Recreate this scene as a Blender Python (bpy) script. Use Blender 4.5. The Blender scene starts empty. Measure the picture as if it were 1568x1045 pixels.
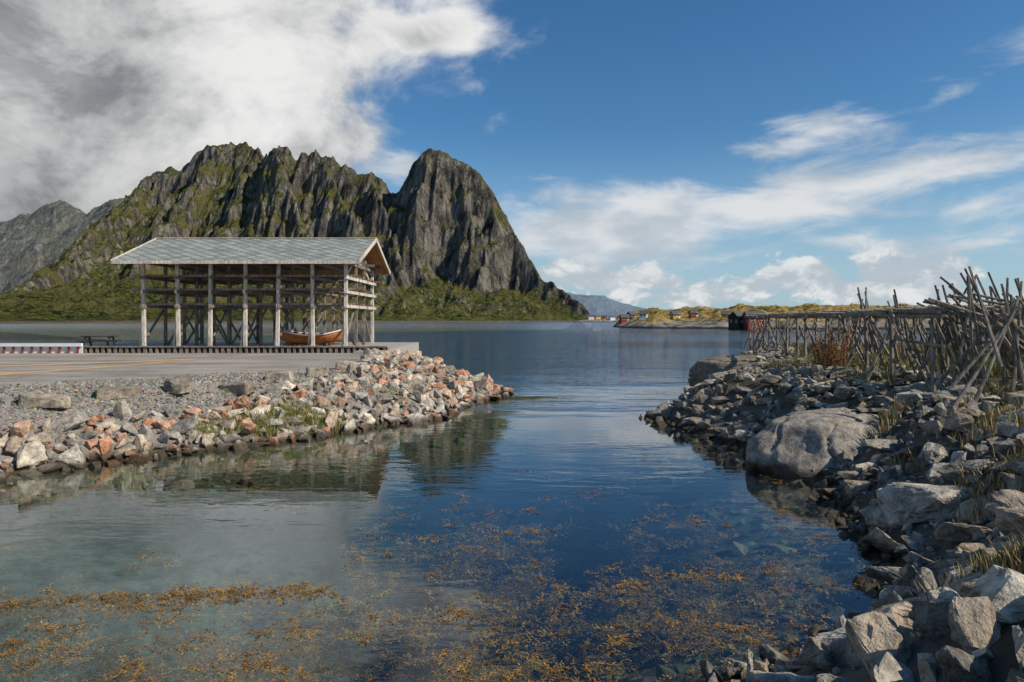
import bpy, bmesh, math, random
import numpy as np
from mathutils import Vector, Matrix, noise as mn
random.seed(7); rng=np.random.default_rng(7)
sc=bpy.context.scene
CH=3.5; F=1045.0
def P(u,v,d): return ((u-784)/F*d, d, CH+(490-v)/F*d)

# ---------------------------------------------------------------- helpers
def link(o): sc.collection.objects.link(o); return o
def empty(name,loc=(0,0,0)):
    e=bpy.data.objects.new(name,None); e.location=loc; e.empty_display_size=0.5; return link(e)
class G:
    def __init__(s,nt): s.nt=nt
    def n(s,t,props=None,**ins):
        nd=s.nt.nodes.new(t)
        for k,v in (props or {}).items(): setattr(nd,k,v)
        for k,v in ins.items(): s.set(nd.inputs[k],v)
        return nd
    def set(s,sock,v):
        if isinstance(v,bpy.types.NodeSocket): s.nt.links.new(v,sock)
        else:
            if hasattr(sock,'default_value') and sock.type=='RGBA' and not np.isscalar(v) and len(v)==3: v=(*v,1)
            sock.default_value=v
    def m(s,op,a,b=None,c=None,clamp=False):
        nd=s.nt.nodes.new('ShaderNodeMath'); nd.operation=op; nd.use_clamp=clamp
        s.set(nd.inputs[0],a)
        if b is not None: s.set(nd.inputs[1],b)
        if c is not None: s.set(nd.inputs[2],c)
        return nd.outputs[0]
    def mix(s,f,a,b,bt='MIX'):
        nd=s.nt.nodes.new('ShaderNodeMix'); nd.data_type='RGBA'; nd.blend_type=bt; nd.clamp_factor=True
        s.set(nd.inputs[0],f); s.set(nd.inputs[6],a); s.set(nd.inputs[7],b); return nd.outputs[2]
    def noise(s,vec,scale,detail=4,rough=0.55,dist=0.0,out='Fac'):
        nd=s.nt.nodes.new('ShaderNodeTexNoise')
        if vec is not None: s.set(nd.inputs['Vector'],vec)
        nd.inputs['Scale'].default_value=scale; nd.inputs['Detail'].default_value=detail
        nd.inputs['Roughness'].default_value=rough; nd.inputs['Distortion'].default_value=dist
        return nd.outputs[out]
    def map(s,vec,scale=(1,1,1),rot=(0,0,0),loc=(0,0,0)):
        nd=s.nt.nodes.new('ShaderNodeMapping'); s.set(nd.inputs['Vector'],vec)
        nd.inputs['Scale'].default_value=scale; nd.inputs['Rotation'].default_value=rot; nd.inputs['Location'].default_value=loc
        return nd.outputs[0]
    def ss(s,x,a,b,to0=0.0,to1=1.0):
        nd=s.nt.nodes.new('ShaderNodeMapRange'); nd.interpolation_type='SMOOTHSTEP'
        s.set(nd.inputs[0],x); s.set(nd.inputs[1],a); s.set(nd.inputs[2],b); s.set(nd.inputs[3],to0); s.set(nd.inputs[4],to1)
        return nd.outputs[0]
    def xyz(s,vec):
        nd=s.nt.nodes.new('ShaderNodeSeparateXYZ'); s.set(nd.inputs[0],vec); return nd.outputs
    def bump(s,h,strength=0.5,dist=0.05,normal=None):
        nd=s.nt.nodes.new('ShaderNodeBump'); s.set(nd.inputs['Height'],h); s.set(nd.inputs['Strength'],strength); s.set(nd.inputs['Distance'],dist)
        if normal is not None: s.set(nd.inputs['Normal'],normal)
        return nd.outputs[0]
    def pos(s): return s.n('ShaderNodeNewGeometry').outputs['Position']
def mat(name):
    m=bpy.data.materials.new(name); m.use_nodes=True; m.node_tree.nodes.clear()
    g=G(m.node_tree); out=g.n('ShaderNodeOutputMaterial'); b=g.n('ShaderNodeBsdfPrincipled')
    b.inputs['Roughness'].default_value=0.85
    try: b.inputs['Specular IOR Level'].default_value=0.2
    except: pass
    m.node_tree.links.new(b.outputs[0],out.inputs[0]); return m,g,b,out

class MB:
    def __init__(s): s.v=[]; s.f=[]
    def tube(s,p0,p1,r0,r1=None,n=6,bend=0.0):
        r1=r0 if r1 is None else r1
        p0=Vector(p0);p1=Vector(p1); d=(p1-p0); L=d.length; d.normalize()
        a=d.orthogonal().normalized(); b=d.cross(a)
        off=(a*random.uniform(-1,1)+b*random.uniform(-1,1))*bend*L
        rings=[0,0.33,0.67,1] if bend else [0,1]
        base=len(s.v)
        for t in rings:
            c=p0.lerp(p1,t)+off*math.sin(t*math.pi); r=r0+(r1-r0)*t
            for i in range(n):
                an=2*math.pi*i/n; s.v.append(tuple(c+a*(r*math.cos(an))+b*(r*math.sin(an))))
        for k in range(len(rings)-1):
            for i in range(n):
                j=(i+1)%n; s.f.append((base+k*n+i,base+k*n+j,base+(k+1)*n+j,base+(k+1)*n+i))
        s.f.append(tuple(base+i for i in range(n))[::-1]); e=base+(len(rings)-1)*n
        s.f.append(tuple(e+i for i in range(n)))
    def beam(s,p0,p1,w,h):
        p0=Vector(p0);p1=Vector(p1); d=(p1-p0).normalized()
        up=Vector((0,0,1)) if abs(d.z)<0.95 else Vector((0,1,0))
        a=d.cross(up).normalized(); b=a.cross(d)
        base=len(s.v)
        for p in (p0,p1):
            for sx,sy in ((-1,-1),(1,-1),(1,1),(-1,1)): s.v.append(tuple(p+a*(sx*w/2)+b*(sy*h/2)))
        for f in ((0,3,2,1),(4,5,6,7),(0,1,5,4),(1,2,6,5),(2,3,7,6),(3,0,4,7)): s.f.append(tuple(base+i for i in f))
    def box(s,x0,x1,y0,y1,z0,z1):
        base=len(s.v)
        for z in (z0,z1):
            for x,y in ((x0,y0),(x1,y0),(x1,y1),(x0,y1)): s.v.append((x,y,z))
        for f in ((0,3,2,1),(4,5,6,7),(0,1,5,4),(1,2,6,5),(2,3,7,6),(3,0,4,7)): s.f.append(tuple(base+i for i in f))
    def poly(s,pts):
        b=len(s.v); s.v+= [tuple(p) for p in pts]; s.f.append(tuple(range(b,b+len(pts))))
    def obj(s,name,m,parent=None,smooth=False):
        me=bpy.data.meshes.new(name); me.from_pydata(s.v,[],s.f); me.materials.append(m)
        if smooth: me.polygons.foreach_set('use_smooth',[True]*len(me.polygons))
        o=link(bpy.data.objects.new(name,me))
        if parent: o.parent=parent
        return o
def trimesh(name,V,T,m,col=None,smooth=False,parent=None):
    me=bpy.data.meshes.new(name); k=T.shape[1]
    me.vertices.add(len(V)); me.vertices.foreach_set('co',np.ascontiguousarray(V,dtype=np.float32).ravel())
    me.loops.add(T.size); me.loops.foreach_set('vertex_index',np.ascontiguousarray(T,dtype=np.int32).ravel())
    me.polygons.add(len(T)); me.polygons.foreach_set('loop_start',np.arange(0,T.size,k,dtype=np.int32))
    try: me.polygons.foreach_set('loop_total',np.full(len(T),k,dtype=np.int32))
    except: pass
    me.polygons.foreach_set('use_smooth',np.full(len(T),smooth))
    if col is not None:
        a=me.attributes.new('Col','FLOAT_COLOR','POINT')
        c=np.ones((len(V),4),dtype=np.float32); c[:,:3]=col; a.data.foreach_set('color',c.ravel())
    me.update(calc_edges=True); me.validate(); me.materials.append(m)
    o=link(bpy.data.objects.new(name,me))
    if parent: o.parent=parent
    return o
def grid(name,X,Y,Z,m,smooth=True):
    r,c=X.shape; V=np.stack([X,Y,Z],-1).reshape(-1,3)
    i=np.arange(r*c).reshape(r,c)
    T=np.stack([i[:-1,:-1],i[:-1,1:],i[1:,1:],i[1:,:-1]],-1).reshape(-1,4)
    return trimesh(name,V,T,m,smooth=smooth)
_perm=np.random.default_rng(3).random((256,256))
def vn(x,y):
    xi=np.floor(x).astype(int); yi=np.floor(y).astype(int); fx=x-xi; fy=y-yi
    fx=fx*fx*(3-2*fx); fy=fy*fy*(3-2*fy)
    g=lambda a,b:_perm[a%256,b%256]
    return (g(xi,yi)*(1-fx)+g(xi+1,yi)*fx)*(1-fy)+(g(xi,yi+1)*(1-fx)+g(xi+1,yi+1)*fx)*fy
def fbm(x,y,o=5,r=0.5):
    s=0;a=1;t=0
    for k in range(o): s=s+a*vn(x*2**k+17*k,y*2**k+31*k); t+=a; a*=r
    return s/t
def ridged(x,y,o=5,r=0.5):
    s=0;a=1;t=0
    for k in range(o): s=s+a*(1-np.abs(2*vn(x*2**k+11*k,y*2**k+5*k)-1)); t+=a; a*=r
    return s/t

# ---------------------------------------------------------------- camera, sun, sky
cam=bpy.data.cameras.new('camera'); co=link(bpy.data.objects.new('camera',cam))
cam.lens=24; cam.sensor_width=36; cam.clip_end=30000; cam.clip_start=0.1; cam.shift_y=-32.5/1568
co.location=(0,0,CH); co.rotation_euler=(math.radians(90),0,0); sc.camera=co
AZ=math.radians(114); EL=math.radians(38)
sd=Vector((math.sin(AZ)*math.cos(EL),math.cos(AZ)*math.cos(EL),math.sin(EL)))
sun=bpy.data.lights.new('sun','SUN'); sun.energy=5.0; sun.angle=math.radians(0.5); sun.color=(1,0.91,0.77)
so=link(bpy.data.objects.new('sun',sun)); so.rotation_euler=sd.to_track_quat('Z','Y').to_euler(); so.location=(30,-20,40)
try:
    sc.view_settings.view_transform='Standard'; sc.view_settings.look='None'; sc.view_settings.exposure=0
except: pass
w=bpy.data.worlds.new('World'); sc.world=w; w.use_nodes=True; w.node_tree.nodes.clear(); g=G(w.node_tree)
try: w.cycles.sampling_method='MANUAL'; w.cycles.sample_map_resolution=512
except: pass
sky=g.n('ShaderNodeTexSky'); sky.sky_type='NISHITA'; sky.sun_disc=False; sky.sun_elevation=EL; sky.sun_rotation=AZ
sky.air_density=1.0; sky.dust_density=0.4; sky.ozone_density=2.5; sky.altitude=0
tc=g.n('ShaderNodeTexCoord').outputs['Generated']
nrm=g.n('ShaderNodeVectorMath',{'operation':'NORMALIZE'}); g.set(nrm.inputs[0],tc); dv=nrm.outputs[0]
x,y,z=g.xyz(dv)
az=g.m('ARCTAN2',x,y); hor=g.m('SQRT',g.m('ADD',g.m('MULTIPLY',x,x),g.m('MULTIPLY',y,y))); el=g.m('DIVIDE',z,g.m('MAXIMUM',hor,0.05))
def sph(u,v):
    a=math.atan((u-784)/F); return a,(490-v)/F*math.cos(a)
nw=g.n('ShaderNodeTexNoise'); g.set(nw.inputs['Vector'],g.map(dv,(3,3,5))); nw.inputs['Scale'].default_value=1.6; nw.inputs['Detail'].default_value=2
wx,wy,wz=g.xyz(nw.outputs['Color'])
azw=g.m('ADD',az,g.m('MULTIPLY',g.m('SUBTRACT',wx,0.5),0.14)); elw=g.m('ADD',el,g.m('MULTIPLY',g.m('SUBTRACT',wy,0.5),0.08))
def blob(u,v,ru,rv,rot=0,wt=1.0):
    a0,e0=sph(u,v); dx=g.m('SUBTRACT',azw,a0); dy=g.m('SUBTRACT',elw,e0); c=math.cos(rot); s_=math.sin(rot)
    X=g.m('DIVIDE',g.m('ADD',g.m('MULTIPLY',dx,c),g.m('MULTIPLY',dy,s_)),ru/F)
    Y=g.m('DIVIDE',g.m('SUBTRACT',g.m('MULTIPLY',dy,c),g.m('MULTIPLY',dx,s_)),rv/F)
    r=g.m('SQRT',g.m('ADD',g.m('MULTIPLY',X,X),g.m('MULTIPLY',Y,Y)))
    return g.m('MULTIPLY',g.m('SUBTRACT',1.25,r),wt)
def cover(bl):
    o=None
    for b in bl:
        q=blob(*b); o=q if o is None else g.m('MAXIMUM',o,q)
    return o
n1=g.noise(g.map(dv,(1,1,1.5)),7,7,0.58,0.3)
n2=g.noise(g.map(dv,(1,1,3.5),(0,0.12,0)),8,7,0.6,0.5)
big=cover([(60,-40,520,330,0,1.25),(30,230,330,190,0,1.3),(390,210,230,150),(430,70,150,160),(650,50,130,50,0.1,0.75),(-500,100,600,500,0,1.3),(560,-120,250,90)])
mb=g.ss(g.m('ADD',big,g.m('MULTIPLY',g.m('SUBTRACT',n1,0.5),1.9)),0.12,0.75)
st=cover([(960,345,330,62,0.06,0.95),(1270,300,340,50,0.16,0.9),(1240,212,120,34,0.1,0.8),(1500,262,180,24,0.1,0.75),(1500,320,190,26,0.05,0.5),(610,262,80,26,-0.2,0.8),(1560,60,70,34,0.4,0.5),(1440,145,70,12,0.3,0.35),(1330,372,320,20,0.0,0.5)])
ms=g.m('MULTIPLY',g.ss(g.m('ADD',st,g.m('MULTIPLY',g.m('SUBTRACT',n2,0.5),2.0)),0.1,0.95),0.92)
nl=g.noise(g.map(dv,(1,1,1.6),loc=(2,0,1)),16,6,0.6,0.2)
lo=cover([(930,418,190,30,0,0.95),(1385,408,75,32,0,1.1),(1250,432,90,22,0,0.9),(1100,446,200,22,0,0.9),(1420,445,260,24,0,0.9),(760,460,200,30,0,0.6)])
ml=g.m('MULTIPLY',g.ss(g.m('ADD',lo,g.m('MULTIPLY',g.m('SUBTRACT',nl,0.5),2.6)),0.25,0.6),0.92)
n3=g.noise(g.map(dv,(1,1,1.5),loc=(3,1,2)),3.6,7,0.62,0.4)
leftdark=g.ss(az,-0.34,-0.64); lowdark=g.ss(el,0.36,0.14)
shade=g.m('ADD',g.ss(n3,0.33,0.60),g.m('MULTIPLY',g.m('MULTIPLY',leftdark,g.m('ADD',0.30,g.m('MULTIPLY',lowdark,0.32))),-1.0),clamp=True)
edgeb=g.ss(big,1.1,0.3); shade=g.m('MAXIMUM',shade,g.m('MULTIPLY',edgeb,g.ss(leftdark,1.0,0.3)))
cdark=g.mix(g.ss(n1,0.3,0.7),(2.1,2.25,2.4),(4.0,4.1,4.2))
cb=g.mix(shade,cdark,g.mix(g.ss(n1,0.35,0.6),(6.4,6.5,6.5),(8.4,8.4,8.3)))
n4=g.noise(g.map(dv,(1,1,2.5),loc=(1,5,2)),9,4,0.5)
cs=g.mix(g.ss(n4,0.35,0.65),(4.8,5.4,6.0),(7.6,7.7,7.8))
skyc=g.n('ShaderNodeHueSaturation',Saturation=1.22,Value=1.0,Color=sky.outputs[0]).outputs[0]
skyc=g.mix(1.0,skyc,(0.78,0.98,1.05),'MULTIPLY')
hz=g.ss(el,0.28,0.0)
skyc=g.mix(g.m('MULTIPLY',hz,0.66),skyc,(3.8,5.3,6.8))
c1=g.mix(ml,skyc,g.mix(g.ss(nl,0.45,0.62),(4.7,5.3,5.9),(7.9,8.0,8.0)))
c1=g.mix(ms,c1,cs); c1=g.mix(mb,c1,cb)
bg=g.n('ShaderNodeBackground',Color=c1,Strength=0.10); wo=g.n('ShaderNodeOutputWorld'); w.node_tree.links.new(bg.outputs[0],wo.inputs[0])

# ---------------------------------------------------------------- materials
def wood(name,c1,c2,sc_=1.0):
    m,g,b,o=mat(name); p=g.pos()
    n=g.noise(g.map(p,(6*sc_,6*sc_,1.2*sc_)),2,5,0.65); k=g.noise(p,0.9,3)
    c=g.mix(g.ss(n,0.35,0.65),c1,c2); c=g.mix(g.m('MULTIPLY',g.ss(k,0.45,0.7),0.45),c,tuple(q*0.45 for q in c1))
    g.set(b.inputs['Base Color'],c); g.set(b.inputs['Normal'],g.bump(n,0.5,0.02)); return m
m_gray=wood('weathered_wood',(0.14,0.11,0.085),(0.33,0.27,0.21))
m_pole=wood('rack_pole_wood',(0.11,0.092,0.072),(0.34,0.30,0.245))
m_pale=wood('pale_painted_wood',(0.42,0.36,0.30),(0.72,0.65,0.56))
m_brown=wood('brown_wood',(0.10,0.06,0.035),(0.22,0.14,0.08))
m_orange=wood('new_timber',(0.34,0.16,0.06),(0.48,0.25,0.10))
m_dark=wood('dark_stained_wood',(0.02,0.02,0.02),(0.05,0.045,0.04))
m_boat=wood('varnished_wood',(0.30,0.10,0.03),(0.46,0.18,0.06)); 
m_white,g,b,o=mat('white_paint'); g.set(b.inputs['Base Color'],g.mix(g.noise(g.pos(),3,4),(0.6,0.58,0.54),(0.8,0.78,0.74)))
def rockmat(name,wetcol=(0.035,0.024,0.011),scale=1.0):
    m,g,b,o=mat(name); p=g.pos(); a=g.n('ShaderNodeAttribute',{'attribute_name':'Col'}).outputs['Color']
    n=g.noise(p,5*scale,6,0.7); n2=g.noise(p,24*scale,4,0.7); n3=g.noise(p,1.6*scale,2)
    c=g.mix(1.0,a,g.mix(g.ss(n,0.3,0.7),(0.5,0.49,0.48),(1.5,1.48,1.42)),'MULTIPLY')
    c=g.mix(g.m('MULTIPLY',g.ss(n2,0.56,0.68),0.35),c,(0.46,0.43,0.37))
    c=g.mix(g.m('MULTIPLY',g.ss(n2,0.44,0.34),0.5),c,(0.05,0.043,0.036))
    c=g.mix(g.m('MULTIPLY',g.ss(n3,0.55,0.7),0.3),c,(0.22,0.165,0.10))
    z=g.xyz(p)[2]; wz=g.m('ADD',z,g.m('MULTIPLY',g.m('SUBTRACT',n3,0.5),0.4))
    wet=g.ss(wz,0.26,0.08); c=g.mix(g.m('MULTIPLY',wet,0.87),c,wetcol)
    g.set(b.inputs['Base Color'],c); g.set(b.inputs['Roughness'],g.m('SUBTRACT',0.92,g.m('MULTIPLY',wet,0.5)))
    h=g.m('ADD',n,g.m('MULTIPLY',n2,0.35)); g.set(b.inputs['Normal'],g.bump(h,0.9,0.08)); return m
m_rock=rockmat('rock'); 
m_ground,g,b,o=mat('ground'); p=g.pos(); x,y,z=g.xyz(p)
na=g.noise(p,0.5,4,0.6); nb=g.noise(p,9,5,0.7); nc=g.noise(p,30,3,0.7)
grav=g.mix(nb,(0.14,0.13,0.115),(0.32,0.295,0.26)); grav=g.mix(g.m('MULTIPLY',g.ss(nc,0.5,0.65),0.6),grav,(0.40,0.365,0.32))
road=g.mix(g.ss(na,0.3,0.7),(0.21,0.19,0.165),(0.34,0.31,0.27)); road=g.mix(g.m('MULTIPLY',g.ss(nb,0.52,0.66),0.6),road,(0.13,0.12,0.105)); road=g.mix(g.m('MULTIPLY',g.ss(nc,0.55,0.66),0.6),road,(0.46,0.42,0.37))
stk=g.noise(g.map(p,(0.15,1.2,1),(0,0,0.1)),1.0,5,0.6); road=g.mix(g.m('MULTIPLY',g.ss(stk,0.48,0.62),0.65),road,(0.42,0.37,0.31)); road=g.mix(g.m('MULTIPLY',g.ss(stk,0.46,0.36),0.5),road,(0.15,0.14,0.125))
roadm=g.m('MULTIPLY',g.ss(g.m('ADD',z,g.m('MULTIPLY',na,0.08)),1.50,1.53),g.ss(x,-3,-4.0))
land=g.mix(roadm,grav,road)
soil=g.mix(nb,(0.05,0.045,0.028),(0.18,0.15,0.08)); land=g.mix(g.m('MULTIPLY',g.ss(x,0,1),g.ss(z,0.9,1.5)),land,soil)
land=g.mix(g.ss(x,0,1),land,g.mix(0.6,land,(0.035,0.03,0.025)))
wetland=g.mix(nb,(0.03,0.025,0.012),(0.09,0.07,0.035))
land=g.mix(g.ss(z,0.3,0.0),land,wetland)
nd=g.noise(g.map(p,(1,1,1),loc=(4,2,0)),0.35,4,0.6)
xs_=g.m('ADD',x,g.m('MULTIPLY',g.m('SUBTRACT',nd,0.5),5.0)); ys_=g.m('ADD',y,g.m('MULTIPLY',g.m('SUBTRACT',na,0.5),3.0))
sandm=g.m('MULTIPLY',g.ss(xs_,-1.4,-4.0),g.ss(y,15.5,12.4)); sandm=g.m('MULTIPLY',sandm,g.ss(ys_,8.8,10.6)); sandm=g.m('MULTIPLY',sandm,g.ss(nd,0.22,0.42))
sn=g.noise(p,2.5,5,0.7)
sand=g.mix(g.ss(sn,0.35,0.65),(0.030,0.050,0.038),(0.085,0.118,0.094)); sand=g.mix(g.m('MULTIPLY',g.ss(nb,0.60,0.72),0.5),sand,(0.26,0.30,0.25))
deep=g.mix(g.ss(na,0.35,0.7),(0.003,0.011,0.026),(0.006,0.023,0.049)); deep=g.mix(g.m('MULTIPLY',g.ss(nb,0.5,0.68),0.45),deep,(0.011,0.030,0.034))  # dark blue carries the water's light absorption in the bed colour
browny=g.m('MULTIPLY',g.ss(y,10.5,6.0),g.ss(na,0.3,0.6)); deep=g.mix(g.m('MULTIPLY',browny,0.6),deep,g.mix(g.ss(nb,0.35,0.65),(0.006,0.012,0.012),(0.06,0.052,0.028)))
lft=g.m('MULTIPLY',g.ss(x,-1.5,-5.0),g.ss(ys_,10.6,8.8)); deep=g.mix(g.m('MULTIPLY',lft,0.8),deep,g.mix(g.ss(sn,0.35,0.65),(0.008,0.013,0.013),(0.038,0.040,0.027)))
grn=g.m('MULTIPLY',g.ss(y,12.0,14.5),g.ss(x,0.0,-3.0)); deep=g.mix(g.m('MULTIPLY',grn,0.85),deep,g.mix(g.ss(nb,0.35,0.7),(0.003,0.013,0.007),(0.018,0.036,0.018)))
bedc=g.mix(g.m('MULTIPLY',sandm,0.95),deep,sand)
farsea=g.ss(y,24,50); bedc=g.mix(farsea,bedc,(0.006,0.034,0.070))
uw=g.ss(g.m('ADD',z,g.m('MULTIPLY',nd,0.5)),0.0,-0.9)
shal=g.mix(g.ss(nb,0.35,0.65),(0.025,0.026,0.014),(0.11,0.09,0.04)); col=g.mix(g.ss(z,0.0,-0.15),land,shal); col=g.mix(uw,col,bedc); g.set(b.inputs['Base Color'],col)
b.inputs['Roughness'].default_value=0.95
g.set(b.inputs['Normal'],g.bump(g.m('ADD',nb,g.m('MULTIPLY',nc,0.4)),0.8,0.05))
# water : Schlick reflectance over a clear tinted body
m_water,g,b,o=mat('water'); m_water.node_tree.nodes.remove(b); p=g.pos(); x,y,z=g.xyz(p)
r1=g.noise(g.map(p,(0.55,1.5,1),(0,0,0.15)),2.2,3,0.5,0.3); r2=g.noise(g.map(p,(0.4,1.2,1),(0,0,-0.2)),0.35,3,0.55)
r3=g.noise(g.map(p,(0.25,1.3,1),(0,0,0.05)),0.12,3,0.6)
patch=g.noise(g.map(p,(0.10,0.35,1),(0,0,0.1)),0.7,3,0.5)
calm=g.ss(g.m('ADD',y,g.m('MULTIPLY',patch,16)),30,62)
h=g.m('ADD',g.m('MULTIPLY',r1,g.m('ADD',g.m('ADD',0.0025,g.m('MULTIPLY',g.ss(patch,0.46,0.62),0.009)),g.m('MULTIPLY',calm,0.085))),g.m('MULTIPLY',r2,g.m('ADD',0.006,g.m('MULTIPLY',calm,0.30))))
h=g.m('ADD',h,g.m('MULTIPLY',r3,g.m('MULTIPLY',calm,0.5)))
bn=g.bump(h,1.0,1.0)
lw=g.n('ShaderNodeLayerWeight',Blend=0.5,Normal=bn).outputs['Facing']
fr=g.m('ADD',0.025,g.m('MULTIPLY',g.m('POWER',lw,4.6),0.97))
gl=g.n('ShaderNodeBsdfGlossy',Color=(0.92,0.95,1.0,1),Roughness=g.m('ADD',0.010,g.m('MULTIPLY',g.ss(y,60,400),0.22)),Normal=bn)
tr=g.n('ShaderNodeBsdfTransparent',Color=(0.84,0.95,0.95,1))
mx=g.n('ShaderNodeMixShader'); g.set(mx.inputs[0],g.m('MULTIPLY',fr,g.m('SUBTRACT',1.0,g.m('MULTIPLY',calm,0.35)))); 
m_water.node_tree.links.new(tr.outputs[0],mx.inputs[1]); m_water.node_tree.links.new(gl.outputs[0],mx.inputs[2]); m_water.node_tree.links.new(mx.outputs[0],o.inputs[0])
wb=MB(); wb.poly([(-9000,-300,0),(9000,-300,0),(9000,16000,0),(-9000,16000,0)]); wb.obj('water',m_water)

# ---------------------------------------------------------------- near terrain
Lp=[(-300,13),(-60,13),(-30,12.5),(-18,13.4),(-11.6,14.7),(-9.6,17.2),(-7.9,18.3),(-6.7,19.7),(-4.75,22.0),(-2.5,24.4),(-2.2,27.5),(-0.5,31.5),(-0.35,33.2),(-2.0,36),(-4.5,41),(-6.2,46),(-6.5,57),(-60,58),(-300,60)]
Rp=[(17,54),(12.6,44),(10.4,37),(8.6,30.5),(5.6,25.5),(4.9,24.2),(5.5,22.0),(6.4,18.3),(6.5,15.2),(6.0,12.8),(5.6,10.9),(5.1,9.4),(4.4,8.2),(3.3,7.2),(2.2,6.4),(0.9,4.6),(-2,2.4),(-8,0.5),(-60,-4),(-60,-200),(300,-200),(300,70),(40,62)]
def sdist(X,Y,poly):
    d=np.full(X.shape,1e9); ins=np.zeros(X.shape,bool); n=len(poly)
    for i in range(n):
        ax,ay=poly[i]; bx,by=poly[(i+1)%n]; dx,dy=bx-ax,by-ay
        t=np.clip(((X-ax)*dx+(Y-ay)*dy)/(dx*dx+dy*dy),0,1)
        d=np.minimum(d,np.hypot(X-ax-t*dx,Y-ay-t*dy))
        c=((ay>Y)!=(by>Y)); 
        with np.errstate(divide='ignore',invalid='ignore'):
            xi=(bx-ax)*(Y-ay)/(by-ay if by!=ay else 1e-9)+ax
        ins^=c&(X<xi)
    return np.where(ins,d,-d)
def height(X,Y):
    wob=(fbm(X*0.6,Y*0.6,3)-0.5)*0.8
    dl=sdist(X,Y,Lp)+wob*0.6; dr=sdist(X,Y,Rp)+wob
    wl=np.where(X<-8,3.9,3.3)
    zl=1.5*np.clip(dl/wl,-10,1)
    zr=np.minimum(0.62*dr,1.15+0.13*dr); zr=np.minimum(zr,1.75+0.3*(fbm(X*0.15,Y*0.15,2)-0.5)); 
    zr=zr+np.where(dr>0.5,(fbm(X*0.9+9,Y*0.9,4)-0.5)*0.35,0)
    l=np.where(dl>0,zl,np.maximum(dl*0.24,-2.3)); r=np.where(dr>0,zr,np.maximum(dr*0.38,-2.8))
    z=np.maximum(l,r); z=z+np.where(z<-0.2,(fbm(X*0.5,Y*0.5,4)-0.5)*0.4,0)
    z=np.where((z<-0.3)&(Y>45),np.maximum(z,-2.8)-(Y-45)*0.02,z); return np.maximum(z,-12)
def gh(x_,y_): return float(height(np.array([float(x_)]),np.array([float(y_)]))[0])
def axis(a0,a1,step,lo,hi):
    c=list(np.arange(a0,a1,step)); e=[];q=a1;s=step
    while q<hi: e.append(q); s*=1.25; q+=s
    e.append(hi); f=[];q=a0-step;s=step
    while q>lo: f.append(q); s*=1.25; q-=s
    f.append(lo); return np.array(f[::-1]+c+e)
gx=axis(-36,34,0.22,-9000,9000); gy=axis(2,58,0.22,-300,16000)
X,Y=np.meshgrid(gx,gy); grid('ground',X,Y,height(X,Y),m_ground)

m_yel,g,b,o=mat('yellow_line_paint'); g.set(b.inputs['Base Color'],g.mix(g.ss(g.noise(g.pos(),3,6,0.7),0.45,0.66),(0.58,0.33,0.14),(0.34,0.28,0.20)))
k=MB()
def strip(pts,wd,z=1.508):
    for a,b_ in zip(pts,pts[1:]):
        k.poly([(a[0],a[1]-wd/2,z),(b_[0],b_[1]-wd/2,z),(b_[0],b_[1]+wd/2,z),(a[0],a[1]+wd/2,z)])
strip([(-34,19.5),(-18.5,25.2),(-16.9,29.5),(-15.8,34.0)],1.9); strip([(-34,27.5),(-22,29.2),(-18.6,32.0),(-15.9,34.4)],1.3,1.513)
k.obj('road_marking',m_yel)

# ---------------------------------------------------------------- rocks
def rockproto(hi,seed):
    r=random.Random(seed); bm=bmesh.new()
    n=r.randint(10,15)
    for i in range(n):
        v=Vector((r.gauss(0,1),r.gauss(0,1),r.gauss(0,1))).normalized()
        q=max(abs(v.x),abs(v.y),abs(v.z)); v=v*(0.55+0.45/q*0.8)*r.uniform(0.85,1.1)
        bm.verts.new(v)
    bmesh.ops.convex_hull(bm,input=bm.verts[:])
    loose=[v for v in bm.verts if not v.link_faces]; bmesh.ops.delete(bm,geom=loose,context='VERTS')
    bmesh.ops.dissolve_limit(bm,angle_limit=0.35,verts=bm.verts[:],edges=bm.edges[:])
    bmesh.ops.bevel(bm,geom=bm.edges[:],offset=0.04,segments=1,affect='EDGES',profile=0.6)
    bmesh.ops.triangulate(bm,faces=bm.faces[:])
    if hi:
        for it in range(3):
            bmesh.ops.subdivide_edges(bm,edges=[e for e in bm.edges if e.calc_length()>0.17],cuts=1,use_grid_fill=True)
            bmesh.ops.triangulate(bm,faces=bm.faces[:])
        for v in bm.verts:
            o=Vector((seed*3.1,0,0)); nrm=v.co.normalized()
            cr_=abs(mn.noise(v.co*1.9+o)); 
            v.co+=nrm*(mn.fractal(v.co*1.6+o,1,2,4)*0.10-abs(mn.noise(v.co*4+o))*0.07-(0.10 if cr_<0.05 else 0)*(1-cr_/0.05))
    bm.verts.index_update()
    V=np.array([v.co[:] for v in bm.verts]); T=np.array([[v.index for v in f.verts] for f in bm.faces]); bm.free(); return V,T
lo=[rockproto(False,i) for i in range(20)]; hi=[rockproto(True,50+i) for i in range(14)]
tiny=[]
for i in range(8):
    bm=bmesh.new(); r=random.Random(i+99)
    for q in range(9): bm.verts.new(Vector((r.gauss(0,1),r.gauss(0,1),r.gauss(0,1))).normalized())
    bmesh.ops.convex_hull(bm,input=bm.verts[:]); bmesh.ops.delete(bm,geom=[v for v in bm.verts if not v.link_faces],context='VERTS')
    bmesh.ops.triangulate(bm,faces=bm.faces[:]); bm.verts.index_update()
    tiny.append((np.array([v.co[:] for v in bm.verts]),np.array([[v.index for v in f.verts] for f in bm.faces]))); bm.free()
def rotm(r,tilt=3.14):
    q=Vector((r.gauss(0,1),r.gauss(0,1),r.gauss(0,1))).normalized()
    return np.array(Matrix.Rotation(r.uniform(0,6.28),3,'Z') @ Matrix.Rotation(r.uniform(-tilt,tilt),3,q))
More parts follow.
